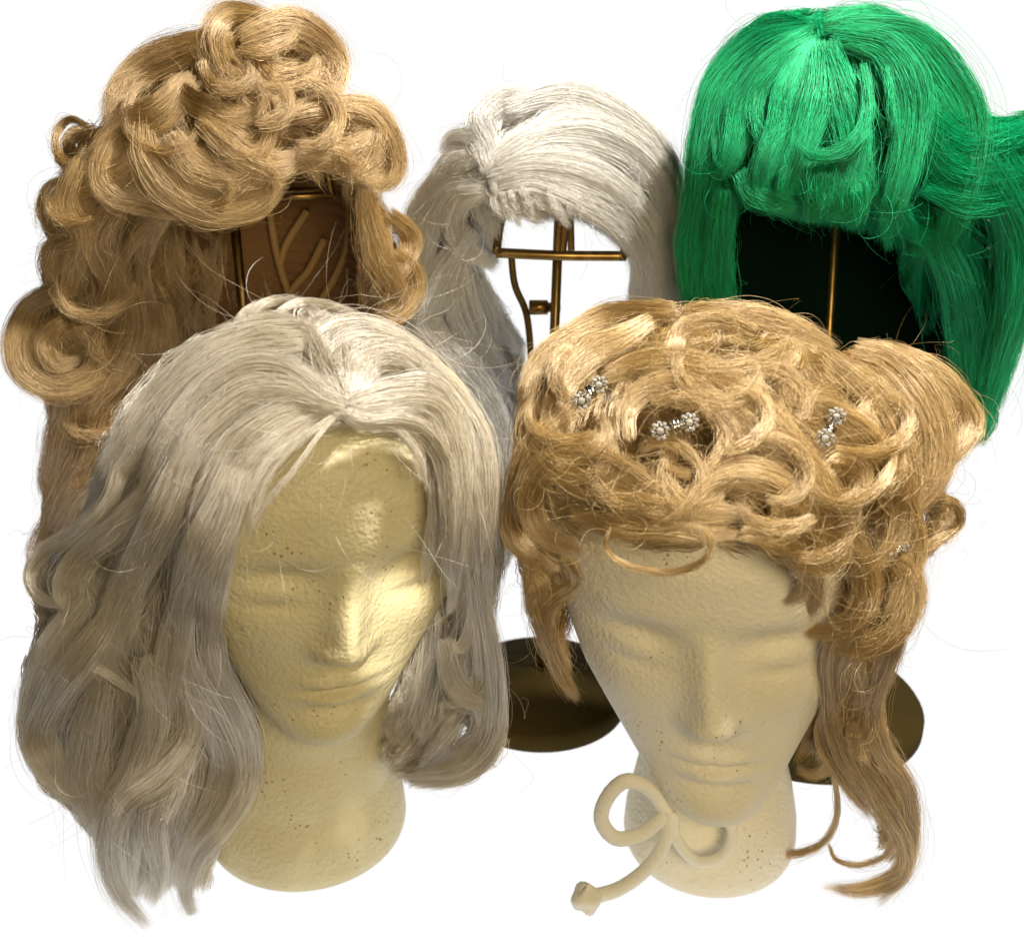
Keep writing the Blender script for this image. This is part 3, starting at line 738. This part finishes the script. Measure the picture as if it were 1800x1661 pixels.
# ------------------------------------------------------------------ rope with bow
rp = empty('cord', (HR[0]-.05, HR[1]-.055, .05), 'thick cream cord tied in a bow at the right foam head\'s neck, knotted end hanging', 'cord')
def P_(s, Y): q = parse(s); return at(q[:, 0], q[:, 1], Y) if np.ndim(Y) == 0 else np.array([at(a, b, y) for (a, b), y in zip(q, Y)])
v, f = tube(P_("1176,1425 1170,1475 1140,1522 1090,1560 1032,1578", [.616, .610, .604, .600, .594]), [.0042, .0042, .0044, .0046], 24, 150, tw=.012); cend = mesh('cord_end', v, f, M['rope'], rp)
v, f = tube(P_("1172,1428 1140,1385 1100,1372 1068,1400 1057,1440 1082,1472 1125,1466 1160,1440 1174,1425", [.618, .616, .612, .610, .608, .607, .610, .614, .618]), .0046, 24, 210, tw=.012); mesh('bow_loop', v, f, M['rope'], rp)
v, f = tube(P_("1180,1428 1190,1475 1225,1512 1270,1502 1288,1462 1270,1425", [.618, .613, .612, .613, .616, .620]), .0036, 24, 150, tw=.012); mesh('bow_loop', v, f, M['rope'], rp)
q = at(1030, 1577, .594)
kn = [];
kv, kf = [], []
for i in range(14):
    for k in range(20):
        a1 = PI*i/13; a2 = 2*PI*k/20; rr = .0088*(1+.16*math.sin(3*a2+2*a1)+.1*math.cos(5*a1)); kv.append(q+rr*np.array([math.sin(a1)*math.cos(a2), math.sin(a1)*math.sin(a2), math.cos(a1)]))
kf = [(i*20+k, i*20+(k+1) % 20, (i+1)*20+(k+1) % 20, (i+1)*20+k) for i in range(13) for k in range(20)]
mesh('knot', kv, kf, M['rope'], cend)
# ------------------------------------------------------------------ crystal clips
def ico(c, r, sub=1):
    import bmesh
    bm = bmesh.new(); bmesh.ops.create_icosphere(bm, subdivisions=sub, radius=r); v = [np.array(x.co)+c for x in bm.verts]; f = [tuple(y.index for y in x.verts) for x in bm.faces]; bm.free(); return v, f
def clip(pa, pb, off, label, sz=.88):
    P2 = np.array([pa, ((pa[0]+pb[0])/2, (pa[1]+pb[1])/2), pb], float)
    L = B_.shell.lift(P2[None], np.full((1, 3), -off))[0]; toc = CAM-L[1]; toc /= np.linalg.norm(toc)
    r_ = empty('hair_clip', tuple(map(float, L[1])), label, 'hair clip', 'crystal clips in the curly updo')
    for e in (L[0], L[2]):
        pieces, st = [], []
        ax = np.cross(toc, [0, 0, 1.]); ax /= np.linalg.norm(ax); ay = np.cross(ax, toc)
        for k in range(9):
            a_ = 2*PI*k/9; c = e+(ax*math.cos(a_)+ay*math.sin(a_))*.0043*sz+toc*.001*math.sin(a_*3); st.append(ico(c, .00155*sz))
        st.append(ico(e+toc*.0016, .0024*sz)); v, f = merge(*st); fl_ = mesh('flower', v, f, M['crystal'], r_, False)
        cup = [ico(e+(ax*math.cos(2*PI*k/9+.3)+ay*math.sin(2*PI*k/9+.3))*.0034*sz-toc*.0008, .0013*sz) for k in range(9)]
        v, f = merge(*cup, ico(e-toc*.001, .003*sz)); mesh('setting', v, f, M['silver'], fl_)
    ax = L[2]-L[0]; ax /= np.linalg.norm(ax); u = np.cross(toc, ax)
    v1 = tube([L[0], L[1]+toc*.001, L[2]], .0011*sz, 8); v2 = tube([L[1]-u*.0045*sz+toc*.0015, L[1]+u*.0045*sz+toc*.0015], .0013*sz, 10, 2, False)
    v3 = tube([L[1]-u*.004*sz+ax*.002+toc*.0015, L[1]+u*.004*sz+ax*.002+toc*.0015], .0010*sz, 10, 2, False)
    v, f = merge(v1, v2, v3); mesh('hinge', v, f, M['silver'], r_)
clip((1022, 704), (1052, 676), .019, 'crystal clip tilted among the curls at the updo\'s far left')
clip((1160, 757), (1211, 742), .019, 'crystal clip spread wide in the middle of the updo, above the forehead')
clip((1470, 732), (1450, 770), .019, 'steeply tilted crystal clip in the right half of the updo')
clip((1566, 974), (1588, 960), .010, 'crystal clip half hidden in the curls at the updo\'s lower right side', .6)
# ------------------------------------------------------------------ pin
L = A.shell.lift(np.array([[[527, 590], [538, 588], [550, 581]]], float), np.full((1, 3), -.008))[0]; L2 = A.shell.lift(np.array([[[538, 588], [540, 600]]], float), np.full((1, 2), -.006))[0]
t_ = empty('pin', tuple(map(float, L[1])), 'small dark metal pin stuck in the top of the long white wig', 'pin')
v, f = tube(L, .0009, 8, 3, False); mesh('pin_head', v, f, M['steel'], t_)
v, f = tube([L[1], L2[1], L2[1]-[0, -.004, .02]], .0007, 8, 3, False); mesh('shaft', v, f, M['steel'], t_)
# ------------------------------------------------------------------ light
def lamp(name, loc, tgt, size, power, col):
    l = bpy.data.lights.new(name, 'AREA'); l.shape = 'DISK'; l.size = size; l.energy = power; l.color = col
    o = bpy.data.objects.new(name, l); COL.objects.link(o); o.location = loc
    o.rotation_euler = (Vector(tgt)-Vector(loc)).to_track_quat('-Z', 'Y').to_euler(); return o
lamp('ceiling_lamp', (.38, .545, 1.12), (0, .75, .25), .07, 18, (1, .945, .86))
lamp('front_fill', (.30, -.42, .76), (.08, .72, .15), .5, 8.6, (1, .83, .54))  # added warm fill from the front, in place of room bounce
sl_ = bpy.data.lights.new('cheek_highlight_spot', 'SPOT'); sl_.energy = 55; sl_.spot_size = math.radians(4.2); sl_.spot_blend = .7; sl_.shadow_soft_size = .006; sl_.color = (1, .93, .8)  # added narrow spot that makes the bright patch on the left head's cheek
so_ = bpy.data.objects.new('cheek_highlight_spot', sl_); COL.objects.link(so_); so_.location = (.05, -.05, .80)
so_.rotation_euler = (Vector(at(690, 1105, .615))-so_.location).to_track_quat('-Z', 'Y').to_euler()
w = bpy.data.worlds.new('World'); S.world = w; w.use_nodes = True
w.node_tree.nodes['Background'].inputs[0].default_value = (1, .8, .5, 1); w.node_tree.nodes['Background'].inputs[1].default_value = .02
# ------------------------------------------------------------------ render
S.render.engine = 'CYCLES'
c = S.cycles; c.adaptive_threshold = .025; c.max_bounces = 6; c.diffuse_bounces = 3; c.glossy_bounces = 3; c.transmission_bounces = 4; c.transparent_max_bounces = 4
c.sample_clamp_indirect = 4; c.caustics_reflective = False; c.caustics_refractive = False
try: c.use_denoising = True; c.denoiser = 'OPENIMAGEDENOISE'; c.denoising_input_passes = 'RGB_ALBEDO_NORMAL'
except Exception: pass
try: S.cycles_curves.shape = 'RIBBONS'; S.cycles_curves.subdivisions = 2
except Exception as ex: print(ex)
v = S.view_settings; v.view_transform = 'Standard'; v.look = 'None'; v.exposure = 0; v.gamma = 1
